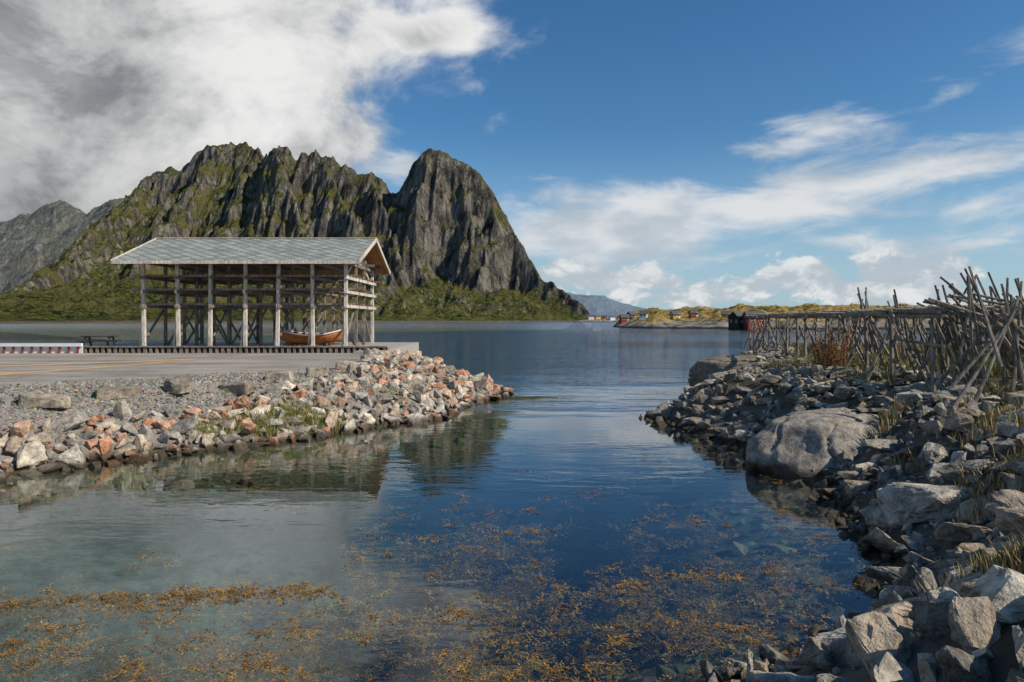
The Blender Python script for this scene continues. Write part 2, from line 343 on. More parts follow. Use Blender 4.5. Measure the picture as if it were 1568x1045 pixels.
def build_rocks(name,items,m,seed=1):
    r=random.Random(seed); Vs=[];Ts=[];Cs=[];n=0
    for (px,py,pz,rad,col,kind,flat,tilt) in items:
        V,T=random.choice({'lo':lo,'hi':hi,'tiny':tiny}[kind])
        s=np.array([r.uniform(0.85,1.45),r.uniform(0.65,1.0),r.uniform(0.45,0.85)*flat])*rad
        W=(V*s)@rotm(r,tilt).T+np.array([px,py,pz]); Vs.append(W);Ts.append(T+n);n+=len(V)
        Cs.append(np.tile(np.array(col),(len(V),1)))
    return trimesh(name,np.concatenate(Vs),np.concatenate(Ts),m,np.concatenate(Cs))
def scatter(sizes,seed,sep=0.62):
    rg=np.random.default_rng(seed); acc=np.zeros((24000,3)); na_=0
    for region,cnt,a,b_ in sizes:
        xs,ys=region(cnt,rg); rs=rg.uniform(a,b_,len(xs))
        for x_,y_,r_ in zip(xs,ys,rs):
            A=acc[:na_]
            if na_ and (np.hypot(A[:,0]-x_,A[:,1]-y_)<sep*(A[:,2]+r_)).any(): continue
            acc[na_]=(x_,y_,r_); na_+=1
    return acc[:na_]
def regL(n,rg):
    xs=rg.uniform(-20,1,n*4); ys=rg.uniform(12,50,n*4); d=sdist(xs,ys,Lp)
    wid=np.interp(xs,[-14,-9,-7,-5],[1.9,2.1,2.8,4.4])+ (ys>30)*2; k=(d>-0.35)&(d<wid)&(xs>-0.85*ys)&~((xs<-8.2)&(ys>39.5)); return xs[k][:n],ys[k][:n]
accL=scatter([(regL,110,0.34,0.46),(regL,1100,0.24,0.35),(regL,3500,0.15,0.24),(regL,6000,0.08,0.15)],5,0.56)
pal=[(0.50,0.28,0.19),(0.54,0.36,0.26),(0.44,0.40,0.35),(0.56,0.51,0.43),(0.36,0.33,0.29),(0.60,0.53,0.43),(0.50,0.25,0.15),(0.46,0.38,0.30),(0.26,0.23,0.20),(0.54,0.42,0.32)]
items=[]
hz_=height(accL[:,0],accL[:,1])
for (x_,y_,r_),h_ in zip(accL,hz_):
    c=random.choice(pal if r_>0.13 else pal[2:]); f=random.uniform(0.7,1.1)*(0.8 if r_<0.15 else 1); c=tuple(q*f for q in c)
    items.append((x_,y_,h_+r_*random.uniform(0.1,0.5),r_,c,'hi' if r_>0.3 else ('lo' if r_>0.12 else 'tiny'),1.0,3.14))
build_rocks('riprap_rocks',items,m_rock,2)
xs=rng.uniform(-19,-5,30000); ys=rng.uniform(13,27,30000); d=sdist(xs,ys,Lp); k_=(d>1.2)&(d<3.9+ (xs<-9)*1.4+rng.exponential(0.5,len(xs)))&(xs>-0.85*ys); xs=xs[k_];ys=ys[k_]; hh=height(xs,ys)
build_rocks('gravel',[(a,b_,c,random.uniform(0.03,0.08),tuple(q*random.uniform(0.7,1.1) for q in random.choice([(0.30,0.28,0.25),(0.38,0.34,0.30),(0.21,0.195,0.18)])),'tiny',1,3.14) for a,b_,c in zip(xs,ys,hh)],m_rock,3)
def regR(n,rg,big=False):
    t=rg.random(n*6); ys=3.4+ (t**1.25)*37; xs=rg.uniform(0.5,22,n*6); d=sdist(xs,ys,Rp)
    wid=np.where(ys<14,8.0,np.where(ys<30,6.0,4.5)); k=(d>(0.15 if big else -0.4))&(d<wid)&(xs<0.80*ys+1.8); 
    if big: k&=~((ys<8)&(d<1.0))
    return xs[k][:n],ys[k][:n]
regRb=lambda n,rg: regR(n,rg,True)
def regRn(n,rg):
    ys=rg.uniform(3.4,15,n*6); xs=rg.uniform(0.5,14,n*6); d=sdist(xs,ys,Rp); k=(d>-0.4)&(d<8)&(xs<0.80*ys+1.6); return xs[k][:n],ys[k][:n]
def regRnb(n,rg):
    ys=rg.uniform(4.6,11,n*6); xs=rg.uniform(0.5,9,n*6); d=sdist(xs,ys,Rp); k=(d>0.45)&(d<6)&(xs<0.80*ys+1.0); return xs[k][:n],ys[k][:n]
accR=scatter([(regRnb,90,0.36,0.56),(regRb,40,0.38,0.58),(regRb,460,0.27,0.40),(regR,2600,0.17,0.27),(regR,6500,0.10,0.17),(regRn,7000,0.045,0.11)],8,0.58)
palR=[(0.25,0.235,0.205),(0.33,0.305,0.265),(0.42,0.39,0.335),(0.18,0.168,0.15),(0.48,0.44,0.37),(0.30,0.25,0.195),(0.34,0.28,0.215)]
items=[]
hz_=height(accR[:,0],accR[:,1])
for (x_,y_,r_),h_ in zip(accR,hz_):
    near=y_<12
    c=random.choice(palR); f=random.uniform(0.75,1.15)*(1.04 if near else 0.9); c=tuple(q*f for q in c)
    if y_<5.2: r_=min(r_,0.42)
    kd='hi' if (r_>0.3 or (near and r_>0.17)) else ('lo' if r_>0.1 else 'tiny')
    items.append((x_,y_,h_+r_*random.uniform(-0.1,0.4),r_,c,kd,0.8,3.14 if r_<0.3 else 0.5))
build_rocks('shoreline_rocks',items,m_rock,4)
def regS(n,rg):
    xs=rg.uniform(-14,8,n*5); ys=rg.uniform(4.5,26,n*5); a=sdist(xs,ys,Lp); c=sdist(xs,ys,Rp); k=((a>-2.4)&(a<-0.2))|((c>-2.2)&(c<-0.2)); return xs[k][:n],ys[k][:n]
accS=scatter([(regS,120,0.2,0.4),(regS,1200,0.08,0.2)],12,0.8); hz_=height(accS[:,0],accS[:,1])
m_sub,g,b,o=mat('submerged_stone'); a=g.n('ShaderNodeAttribute',{'attribute_name':'Col'}).outputs['Color']; zz=g.xyz(g.pos())[2]; nn=g.noise(g.pos(),6,5,0.7)
g.set(b.inputs['Base Color'],g.mix(g.ss(zz,-0.1,-1.3),g.mix(1.0,a,g.mix(nn,(0.3,0.3,0.3),(1.6,1.6,1.6)),'MULTIPLY'),(0.006,0.022,0.024)))  # water absorption painted in: stones go dark blue-green with depth
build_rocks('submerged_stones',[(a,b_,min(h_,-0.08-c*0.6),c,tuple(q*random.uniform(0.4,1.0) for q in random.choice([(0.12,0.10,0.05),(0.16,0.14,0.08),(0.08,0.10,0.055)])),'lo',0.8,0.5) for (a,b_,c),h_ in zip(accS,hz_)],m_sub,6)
def boulder(name,loc,scl,rotz,col,seed,tilt=0.2,smooth=False):
    bm=bmesh.new(); r=random.Random(seed)
    if smooth:
        bmesh.ops.create_icosphere(bm,subdivisions=6,radius=1)
        for v in bm.verts:
            o=Vector((seed,0,0)); n_=v.co.normalized(); q=mn.noise(n_*1.5+o)
            v.co=n_*(1+mn.fractal(n_*0.9+o,1,2,2)*0.22+mn.fractal(n_*4+o,1,2,4)*0.03-(0.07*max(0,1-abs(q)/0.04)))
            if v.co.z>0.62: v.co.z=0.62+(v.co.z-0.62)*0.45
    else:
        V,T=rockproto(True,seed); vs=[bm.verts.new(v) for v in V]
        for t in T: bm.faces.new([vs[i] for i in t])
    me=bpy.data.meshes.new(name); bm.to_mesh(me); bm.free()
    a=me.attributes.new('Col','FLOAT_COLOR','POINT'); a.data.foreach_set('color',list((*col,1))*len(me.vertices))
    if smooth: me.polygons.foreach_set('use_smooth',[True]*len(me.polygons))
    me.materials.append(m_rock); o=link(bpy.data.objects.new(name,me)); o.location=loc; o.scale=scl; o.rotation_euler=(r.uniform(-tilt,tilt),r.uniform(-tilt,tilt),rotz); return o
boulder('boulder',(7.9,16.5,-0.15),(2.2,1.5,1.9),0.25,(0.30,0.27,0.235),71,0.12,True)
boulder('boulder',(9.4,18.6,0.6),(1.5,1.1,0.9),0.9,(0.27,0.245,0.215),75,0.15,True)
boulder('boulder',(6.6,10.6,0.6),(1.1,0.7,0.42),0.1,(0.42,0.385,0.33),82,0.12)
boulder('boulder',(6.0,7.9,0.75),(0.8,0.6,0.34),0.5,(0.36,0.33,0.29),83,0.2)
boulder('boulder',(4.4,6.4,0.5),(0.8,0.55,0.32),2.2,(0.36,0.33,0.29),88,0.2)
boulder('boulder',(12.2,34,0.35),(3.2,3.4,1.7),0.5,(0.2,0.175,0.14),92,0.12,True)
boulder('boulder',(5.3,23.8,0.1),(0.6,0.5,0.45),0.5,(0.26,0.24,0.20),94,0.3)
boulder('boulder',(10.2,31.5,0.0),(1.6,1.0,0.35),0.2,(0.16,0.13,0.10),95,0.1,True)
def sblock(loc,L,W,H,rz,seed,col=(0.24,0.22,0.19)):
    bm=bmesh.new(); bmesh.ops.create_cube(bm,size=1)
    bmesh.ops.bevel(bm,geom=bm.edges[:],offset=0.07,segments=1,affect='EDGES')
    bmesh.ops.triangulate(bm,faces=bm.faces[:])
    bmesh.ops.subdivide_edges(bm,edges=bm.edges[:],cuts=3,use_grid_fill=True)
    for v in bm.verts:
        s=Vector((v.co.x*L,v.co.y*W,v.co.z*H)); v.co=Vector(s)+Vector(mn.noise_vector(s*1.7+Vector((seed*7,0,0))))*0.13+Vector(mn.noise_vector(s*6+Vector((seed*7,0,0))))*0.035
    me=bpy.data.meshes.new('stone_block'); bm.to_mesh(me); bm.free()
    a=me.attributes.new('Col','FLOAT_COLOR','POINT'); a.data.foreach_set('color',list((*col,1))*len(me.vertices)); me.materials.append(m_rock)
    o=link(bpy.data.objects.new('stone_block',me)); o.location=loc; o.rotation_euler=(0,random.uniform(-.06,.06),rz)
for i,(u,v,wp,rz) in enumerate([(68,606,68,0.25),(182,596,60,0.7),(272,592,44,-0.5),(361,587,46,-0.2),(427,580,38,0.2),(485,576,32,0.4),(538,566,46,0.2),(572,554,38,0.5)]):
    d=2.0*F/(v-490)+0.3; X_=(u-784)/F*d; sblock((X_,d,gh(X_,d)+0.13),wp/F*d,0.48,0.34,rz,i,random.choice([(0.34,0.29,0.23),(0.40,0.34,0.27),(0.24,0.20,0.16)]))

# ---------------------------------------------------------------- grass
m_grass,g,b,o=mat('grass'); a=g.n('ShaderNodeAttribute',{'attribute_name':'Col'}).outputs['Color']; g.set(b.inputs['Base Color'],a)
def grass(name,pts,hgt,cols,per=22,spread=0.18,zoff=0.0):
    n=len(pts)*per; pts=np.array(pts); base=np.repeat(pts,per,0)
    bx=base[:,0]+rng.normal(0,spread,n); by=base[:,1]+rng.normal(0,spread,n); bz=height(bx,by)-0.03+zoff
    an=rng.uniform(0,6.28,n); hh=hgt*rng.uniform(0.5,1.2,n); wd=0.006+0.006*rng.random(n); ln=hh*rng.uniform(0.1,0.6,n); a2=rng.uniform(0,6.28,n)
    c=np.cos(an)*wd;s=np.sin(an)*wd; dx=np.cos(a2)*ln; dy=np.sin(a2)*ln
    V=np.stack([np.stack([bx-c,by-s,bz],-1),np.stack([bx+c,by+s,bz],-1),np.stack([bx+dx*.4+c*.7,by+dy*.4+s*.7,bz+hh*.65],-1),np.stack([bx+dx*.4-c*.7,by+dy*.4-s*.7,bz+hh*.65],-1),np.stack([bx+dx,by+dy,bz+hh],-1)],1).reshape(-1,3)
    i=np.arange(n)*5; T=np.concatenate([np.stack([i,i+1,i+2],-1),np.stack([i,i+2,i+3],-1),np.stack([i+3,i+2,i+4],-1)])
    cc=np.array(cols)[rng.integers(0,len(cols),n)]*rng.uniform(0.7,1.3,(n,1)); trimesh(name,V,T,m_grass,np.repeat(cc,5,0))
gc=[(0.12,0.15,0.03),(0.20,0.19,0.05),(0.32,0.27,0.10),(0.08,0.11,0.025)]; dry=[(0.42,0.31,0.14),(0.32,0.23,0.10),(0.16,0.15,0.05)]
pts=[]
for u,v,cnt,sp in [(395,594,40,0.4),(440,590,50,0.5),(490,588,45,0.4),(322,600,12,0.2),(190,622,10,0.15),(600,575,8,.3)]:
    d=2.0*F/(v-490); 
    for i in range(cnt): pts.append(((u-784)/F*d+rng.normal(0,sp),d+rng.normal(0,sp*0.8)))
grass('grass_tufts',pts,0.32,gc)
xa=rng.uniform(9.5,26,3600); ya=rng.uniform(13,42,3600); dd=sdist(xa,ya,Rp); fb_=fbm(xa*0.5,ya*0.5,2); kk=(dd>3.8)&(fb_>0.44); pts=list(zip(xa[kk],ya[kk]))
grass('grass',pts,0.38,gc+dry[:2],18,0.25)
pts=[(rng.normal(4.3,0.2),rng.normal(5.7,0.3)) for i in range(45)]+[(rng.normal(7.4,0.4),rng.normal(9.8,0.5)) for i in range(45)]+[(rng.normal(8.9,0.5),rng.normal(12.2,0.5)) for i in range(20)]+[(rng.normal(8.3,0.3),rng.normal(15.5,0.3)) for i in range(8)]+[(rng.normal(10.2,0.4),rng.normal(26,0.6)) for i in range(25)]
grass('dry_grass',pts,0.26,dry,26,0.14,0.14)
V=[];T=[];C=[]
sx,sy=P(1272,490,22.5)[:2]; sz=gh(sx,sy); stem=MB()
for i in range(46):
    a=random.uniform(0,6.28); rr=random.uniform(0,0.6); hgt=random.uniform(0.8,1.6)
    p0=Vector((sx+rr*math.cos(a)*0.9,sy+rr*math.sin(a)*0.9,sz-0.05)); p1=p0+Vector((math.cos(a)*0.35*rr,math.sin(a)*0.3*rr,hgt)); stem.tube(p0,p1,0.010,0.005,4,0.04)
    for j in range(80):
        t=random.uniform(0.25,1.02); c=p0.lerp(p1,t)+Vector((random.gauss(0,.06),random.gauss(0,.06),random.gauss(0,.03))); q=Vector((random.gauss(0,1),random.gauss(0,1),random.gauss(0,1))).normalized()*random.uniform(0.015,0.045); q2=q.orthogonal()*0.6
        b0=len(V); V+= [c-q,c+q2,c+q]; T.append((b0,b0+1,b0+2)); cc=random.choice([(0.30,0.09,0.035),(0.38,0.15,0.06),(0.18,0.08,0.035),(0.18,0.15,0.04)]); C+=[cc]*3
sh=empty('dock_shrub',(0,0,0)); stem.obj('stems',m_brown,sh); trimesh('leaves',np.array([v[:] for v in V]),np.array(T),m_grass,np.array(C),parent=sh)

# ---------------------------------------------------------------- seaweed
m_sw,g,b,o=mat('seaweed'); a=g.n('ShaderNodeAttribute',{'attribute_name':'Col'}).outputs['Color']; zz=g.xyz(g.pos())[2]
g.set(b.inputs['Base Color'],g.mix(g.ss(zz,-0.02,-1.2),a,(0.010,0.028,0.030))); b.inputs['Roughness'].default_value=0.5  # light lost in the water put into the frond colour, by depth
N=13000; xs=rng.uniform(-9,7,N); ys=4.6+rng.random(N)**1.2*14
dL=sdist(xs,ys,Lp); dR=sdist(xs,ys,Rp); den=fbm(xs*0.7+3,ys*1.1+8,4,0.6)
line=np.exp(-((ys-(8.5+0.16*(xs+5)))/0.2)**2)*(xs<-2.6)*(xs>-8)
prob=np.clip((den-0.36)*4.4,0,1)*np.clip((14.5-ys)/5.5,0.03,1)*np.where(xs<0.3,1,np.clip(1.2-np.abs(xs-0.3)/12,0.45,1))*0.9
prob=prob*np.where((xs<-2.5)&(ys>8.8),0.10,1.0); prob=np.maximum(prob,line*0.85)
prob=np.maximum(prob,np.where((dR>-1.1)&(dR<0)&(ys<15),0.4,0))
sel=(rng.random(N)<prob)&(dL<-0.6)&(dR<-0.1)
xs=xs[sel];ys=ys[sel];line=line[sel]; nC=len(xs)
surf=(rng.random(nC)<0.13)|(line>0.3)
depth=np.where(surf,rng.uniform(-0.06,-0.005,nC),-rng.random(nC)**0.8*1.2-0.06)
NS=8; NL=15; n=nC*NS*NL
cx=np.repeat(xs,NS*NL); cy=np.repeat(ys,NS*NL); cz=np.repeat(depth,NS*NL)
ori=np.repeat(rng.uniform(-0.5,0.5,nC),NS); sa=ori+np.where(rng.random(nC*NS)<0.5,0,math.pi)+rng.normal(0,0.75,nC*NS)
sl=np.repeat(rng.uniform(0.10,0.36,nC),NS)*rng.uniform(0.5,1.3,nC*NS); curv=rng.normal(0,1.2,nC*NS); jx=rng.normal(0,0.08,nC*NS); jy=rng.normal(0,0.06,nC*NS)
RR=lambda q:np.repeat(q,NL)
t=np.tile(np.linspace(0.05,1,NL),nC*NS); ang=RR(sa)+RR(curv)*t*0.6
bx=cx+RR(jx)+np.cos(ang)*RR(sl)*t; by=cy+RR(jy)+np.sin(ang)*RR(sl)*t; bz=np.minimum(cz+RR(rng.normal(0,0.04,nC*NS))+rng.normal(0,0.012,n)+t*0.03*RR(rng.uniform(-1,2,nC*NS)),0.012)
la=ang+rng.normal(0,0.8,n)+np.where(np.arange(n)%2==0,0.5,-0.5); ln=rng.uniform(0.018,0.055,n); wd=rng.uniform(0.004,0.011,n); c=np.cos(la); s=np.sin(la); dz=rng.normal(0,0.012,n)
V=np.stack([np.stack([bx,by,bz],-1),np.stack([bx+c*ln*.55-s*wd,by+s*ln*.55+c*wd,bz+dz*.6],-1),np.stack([bx+c*ln*1.15,by+s*ln*1.15,bz+dz],-1),np.stack([bx+c*ln*.55+s*wd,by+s*ln*.55-c*wd,bz+dz*.6],-1)],1).reshape(-1,3)
i=np.arange(n)*4; T=np.stack([i,i+1,i+2,i+3],-1)
ccl=np.array([(0.36,0.17,0.03),(0.42,0.23,0.05),(0.24,0.115,0.022),(0.14,0.075,0.02),(0.30,0.17,0.045)])[rng.integers(0,5,nC*NS)]*rng.uniform(0.5,1.05,(nC*NS,1))
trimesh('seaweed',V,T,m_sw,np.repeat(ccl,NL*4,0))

# ---------------------------------------------------------------- shed
m_slate,g,b,o=mat('slate_roof'); p=g.pos(); x,y,z=g.xyz(p); s_=0.62
a_=g.m('DIVIDE',g.m('ADD',x,g.m('MULTIPLY',y,1.3)),s_*1.414); b__=g.m('DIVIDE',g.m('SUBTRACT',x,g.m('MULTIPLY',y,1.3)),s_*1.414)
fa=g.m('ABSOLUTE',g.m('SUBTRACT',g.m('FRACT',a_),0.5)); fb=g.m('ABSOLUTE',g.m('SUBTRACT',g.m('FRACT',b__),0.5))
edge=g.ss(g.m('MAXIMUM',fa,fb),0.40,0.46); cmb=g.n('ShaderNodeCombineXYZ',X=g.m('FLOOR',a_),Y=g.m('FLOOR',b__))
wn=g.n('ShaderNodeTexWhiteNoise',{'noise_dimensions':'2D'},Vector=cmb.outputs[0]).outputs['Value']
c=g.mix(wn,(0.20,0.225,0.205),(0.38,0.40,0.36)); c=g.mix(g.m('MULTIPLY',g.noise(p,1.2,5,0.65),0.45),c,(0.20,0.22,0.18)); c=g.mix(g.m('MULTIPLY',edge,0.85),c,(0.07,0.08,0.08))
g.set(b.inputs['Base Color'],c); b.inputs['Roughness'].default_value=0.6; g.set(b.inputs['Normal'],g.bump(g.m('ADD',g.m('SUBTRACT',1.0,edge),g.m('MULTIPLY',wn,0.5)),0.6,0.03))
shed=empty('fish_drying_shed',(-17,47,1.7))
def ch(mb,name,m):
    o=mb.obj(name,m,shed); o.location=(17,-47,-1.7); return o
FX=[-23.2+2.125*i for i in range(7)]; ZB=1.72
fp=MB(); ip=MB(); cb_=MB(); lb=MB(); rp=MB(); br=MB()
for i,X_ in enumerate(FX):
    fp.beam((X_+random.uniform(-.08,.08),43.0,ZB),(X_+random.uniform(-.04,.04),43.0,7.15),0.19,0.19)
    fp.beam((X_-0.30,43.15,ZB),(X_-0.06,43.15,4.3),0.09,0.12)
    (fp if i==6 else ip).beam((X_+random.uniform(-.05,.05),51.0,ZB),(X_,51.0,7.15),0.2,0.2)
    for Y_ in (45.7,48.3): ip.beam((X_+random.uniform(-.08,.08),Y_,ZB),(X_,Y_,8.3),0.17,0.17)
    for z_ in (4.35,5.25,6.15): (fp if i==6 else cb_).beam((X_+0.14,42.4,z_),(X_+0.14,51.6,z_),0.10,0.19)
    cb_.beam((X_+0.02,42.3,7.13),(X_+0.02,51.7,7.13),0.14,0.2)
    cb_.beam((X_-0.11,43.1,2.0),(X_-0.11,45.7,4.2),0.08,0.14); cb_.beam((X_-0.11,50.9,2.0),(X_-0.11,48.3,4.2),0.08,0.14)
    if i==6:
        fp.beam((X_-0.12,43.1,6.2),(X_-0.12,45.6,7.3),0.07,0.14); fp.beam((X_-0.12,50.9,6.2),(X_-0.12,48.4,7.3),0.07,0.14)
        fp.beam((X_+0.02,47,7.0),(X_+0.02,47,8.7),0.14,0.14)
for Y_ in (43.0,45.7,48.3,51.0):
    for z_ in (4.5,5.42,6.3):
        lb.beam((-23.9,Y_+0.16,z_+random.uniform(-.03,.03)),(-9.9,Y_+0.16,z_+random.uniform(-.03,.03)),0.11,0.13)
    lb.beam((-24.1,Y_,7.32),(-9.75,Y_,7.32),0.16,0.18)
for Y_ in np.arange(43.8,51,0.62):
    for z_ in (4.53,5.43,6.33):
        if random.random()<0.6: rp.tube((-23.8+random.uniform(-.3,.3),Y_+random.uniform(-.1,.1),z_),(-10.1+random.uniform(-.3,.3),Y_+random.uniform(-.1,.1),z_+random.uniform(-.04,.04)),0.045,0.03,6,0.002)
for i in range(0,6):
    X_=FX[i]; 
    for Y_ in (45.85,48.45):
        if i%2==0: br.beam((X_+0.1,Y_,ZB+0.1),(X_+1.6,Y_,4.4),0.09,0.13); 
        else: br.beam((X_+2.0,Y_,ZB+0.1),(X_+0.5,Y_,4.4),0.09,0.13)
ch(fp,'front_posts',m_pale); ch(ip,'inner_posts',m_gray); ch(cb_,'cross_beams',m_gray); ch(lb,'long_beams',m_gray); ch(rp,'drying_poles',m_brown); ch(br,'braces',m_gray)
x0,x1=-24.45,-9.35; ye0,yr,ye1=41.7,47.0,52.3; ze,zr=7.12,9.08
rt=MB(); rt.poly([(x0,ye0,ze),(x1,ye0,ze),(x1,yr,zr),(x0,yr,zr)]); rt.poly([(x0,yr,zr),(x1,yr,zr),(x1,ye1,ze),(x0,ye1,ze)]); ch(rt,'slate_roof',m_slate)
ru=MB(); t=0.10; ru.poly([(x0,ye0,ze-t),(x0,yr,zr-t),(x1,yr,zr-t),(x1,ye0,ze-t)]); ru.poly([(x0,yr,zr-t),(x0,ye1,ze-t),(x1,ye1,ze-t),(x1,yr,zr-t)])
ch(ru,'roof_boarding',m_orange)
ra=MB()
for X_ in np.arange(x0+0.5,x1-0.2,0.95):
    for yy in (ye0+0.1,ye1-0.1): ra.beam((X_,yy,ze-t-0.03),(X_,yr,zr-t-0.09),0.08,0.15)
ch(ra,'rafters',m_orange)
bb=MB()
for X_ in (x0-0.02,x1+0.02):
    for yy in (ye0-0.05,ye1+0.05): bb.beam((X_,yy,ze-0.08),(X_,yr,zr-0.06),0.05,0.26)
bb.beam((x0,ye0-0.04,ze-0.10),(x1,ye0-0.04,ze-0.10),0.05,0.2); bb.beam((x0,ye1+0.04,ze-0.1),(x1,ye1+0.04,ze-0.1),0.05,0.2)
bb.beam((x0-0.05,yr,zr+0.04),(x1+0.05,yr,zr+0.04),0.22,0.06)
ch(bb,'fascia_boards',m_pale)
m_conc,g,b,o=mat('concrete'); n=g.noise(g.pos(),2,6,0.65); g.set(b.inputs['Base Color'],g.mix(n,(0.22,0.205,0.18),(0.44,0.41,0.37))); g.set(b.inputs['Normal'],g.bump(n,0.4,0.03))
pl=MB(); pl.box(-29.5,-7.4,41.2,54.2,-1.2,1.72); pl.box(-9.2,-7.1,39.6,41.15,0.6,1.66); pl.obj('quay_platform',m_conc)
m_red,g,b,o=mat('red_paint'); g.set(b.inputs['Base Color'],g.mix(g.noise(g.pos(),5,4),(0.20,0.03,0.02),(0.30,0.06,0.035)))
fe=empty('slatted_kerb'); k=MB(); k2=MB()
for X_ in np.arange(-29,-7.6,0.36): k.box(X_,X_+0.17+random.uniform(-.03,.03),41.03,41.12,1.5,1.82)
k2.box(-29.5,-7.5,40.98,41.18,1.84,1.92); k.obj('slats',m_gray,fe); k2.obj('rail',m_gray,fe)
k3=MB(); k3.box(-29.4,-7.5,41.13,41.17,1.45,1.835); k3.obj('back_board',m_dark,fe)
fe=empty('white_kerb_fence'); k=MB(); k2=MB(); k3=MB()
for X_ in np.arange(-60,-25.8,0.55): k.box(X_,X_+0.08,40.6,40.7,1.45,1.90)
k2.box(-60,-25.6,40.55,40.75,1.91,2.1); k3.box(-60,-25.6,40.71,40.75,1.45,1.905); k.obj('stakes',m_red,fe); k2.obj('rail',m_white,fe); k3.obj('board',m_white,fe)
def boat(name,loc,L,W,H,rz):
    e=empty(name,loc); e.rotation_euler=(0.06,0,rz); ns=25; nc=9
    def surf(t,a,sc=1.0):
        wdt=W/2*(1-abs(t)**2.3)*sc+0.01; keel=0.30*abs(t)**3.5; top=H+0.38*t*t; q=a/(nc-1)*2-1
        s=abs(q)**0.75*(1 if q>0 else -1); return (t*L/2*(1+0.06*abs(q)**2*abs(t)),wdt*s,keel+(top-keel)*abs(q)**1.7)
    hull=MB(); 
    for i in range(ns):
        t=-1+2*i/(ns-1)
        for a in range(nc): hull.v.append(surf(t,a))
    for i in range(ns-1):
        for a in range(nc-1):
            b0=i*nc+a; hull.f.append((b0,b0+1,b0+nc+1,b0+nc))
    o=hull.obj('hull',m_boat,e,True); md=o.modifiers.new('s','SOLIDIFY'); md.thickness=0.04
    rl=MB()
    for side in (0,nc-1):
        for i in range(ns-1):
            a=Vector(surf(-1+2*i/(ns-1),side)); b_=Vector(surf(-1+2*(i+1)/(ns-1),side)); rl.beam(a+Vector((0,0,.01)),b_+Vector((0,0,.01)),0.07,0.07)
    rl.obj('gunwale',m_white,e); th=MB()
    for t in (-0.45,0,0.45): th.box(t*L/2-0.12,t*L/2+0.12,-W/2*0.78,W/2*0.78,H*0.72,H*0.72+0.04)
    for t in (-0.5,0.5): th.box(t*L/2-0.06,t*L/2+0.06,-0.5,0.5,-0.22,0.06)
    th.box(-L/2*0.9,L/2*0.9,-0.03,0.03,-0.08,0.02); th.obj('thwarts_and_cradle',m_brown,e); return e
boat('wooden_rowboat',(-13.2,45.0,ZB+0.2),4.1,1.5,0.62,0.12)
def picnic(loc,rz):
    e=empty('picnic_table',loc); e.rotation_euler=(0,0,rz); k=MB()
    for j in range(4): k.box(-1.0,1.0,-0.38+j*0.19,-0.21+j*0.19,0.72,0.77)
    for s in (-1,1):
        k.box(-1.0,1.0,s*0.72-0.14,s*0.72+0.14,0.43,0.48)
        for xx in (-0.7,0.7): k.beam((xx,s*0.62,0),(xx,s*0.25,0.715),0.08,0.1)
    for xx in (-0.7,0.7): k.box(xx-0.03,xx+0.03,-0.85,0.85,0.36,0.425); k.box(xx-0.03,xx+0.03,-0.4,0.4,0.66,0.718)
    k.obj('table_and_benches',m_dark,e)
picnic((-26.0,43.0,1.72),0.15)

# ---------------------------------------------------------------- fish racks (right)
rk=empty('fish_drying_rack'); ps=MB(); lg=MB(); cr=MB()
rows=[0,2.6,5.4,8.4,11.6]
def edgeX(Y_): return 10.3+(Y_-16.5)*0.19
top=3.66
for ri,off in enumerate(rows):
    for Y_ in np.arange(16.9,47,2.4):
        X_=edgeX(Y_)+off+random.uniform(-.15,.15); Y2=Y_+random.uniform(-.3,.3); z0=gh(X_,Y2)-0.1; T_=top+random.uniform(-.06,.08)
        if random.random()<0.9: ps.tube((X_,Y2,z0),(X_+random.uniform(-.08,.08),Y2,T_+0.05),0.065,0.05,7,0.006)
        for sg in (-1,1):
            if random.random()<0.55: ps.tube((X_+sg*0.75,Y2+random.uniform(-.3,.3),gh(X_+sg*0.75,Y2)-.1),(X_-sg*0.12,Y2,T_+random.uniform(.0,.12)),0.05,0.035,6,0.01)
        if random.random()<0.35: ps.tube((X_,Y2,z0+0.2),(X_,Y2+1.9,T_),0.045,0.035,6,0.01)
    yy=16.2
    while yy<46:
        nx=yy+random.uniform(3.5,6)
        for q in range(3): lg.tube((edgeX(yy)+off+random.uniform(-.25,.25),yy,top+random.uniform(-.07,.07)),(edgeX(nx)+off+random.uniform(-.25,.25),nx+0.4,top+random.uniform(-.07,.1)),0.055,0.04,6,0.006)
        if random.random()<0.7: lg.tube((edgeX(yy)+off,yy,top-0.75+random.uniform(-.1,.1)),(edgeX(nx)+off,nx,top-0.75+random.uniform(-.1,.1)),0.045,0.035,6,0.006)
        yy=nx
for Y_ in np.arange(17,46.5,0.42):
    s=random.uniform(-0.6,0.3); 
    if Y_>19 and random.random()<0.12: continue
    cr.tube((edgeX(Y_)+s,Y_,top+0.08+random.uniform(0,.1)),(edgeX(Y_)+s+random.uniform(6,7.5),Y_+random.uniform(-.5,.5),top+0.1+random.uniform(-.05,.12)),0.035,0.025,6,0.008)
    cr.tube((edgeX(Y_)+6+s,Y_,top+0.08),(edgeX(Y_)+12,Y_+random.uniform(-.5,.5),top+0.1+random.uniform(-.05,.12)),0.035,0.025,6,0.008)
ps.obj('posts',m_pole,rk); lg.obj('beams',m_pole,rk); cr.obj('drying_poles',m_pole,rk)
lp=MB()
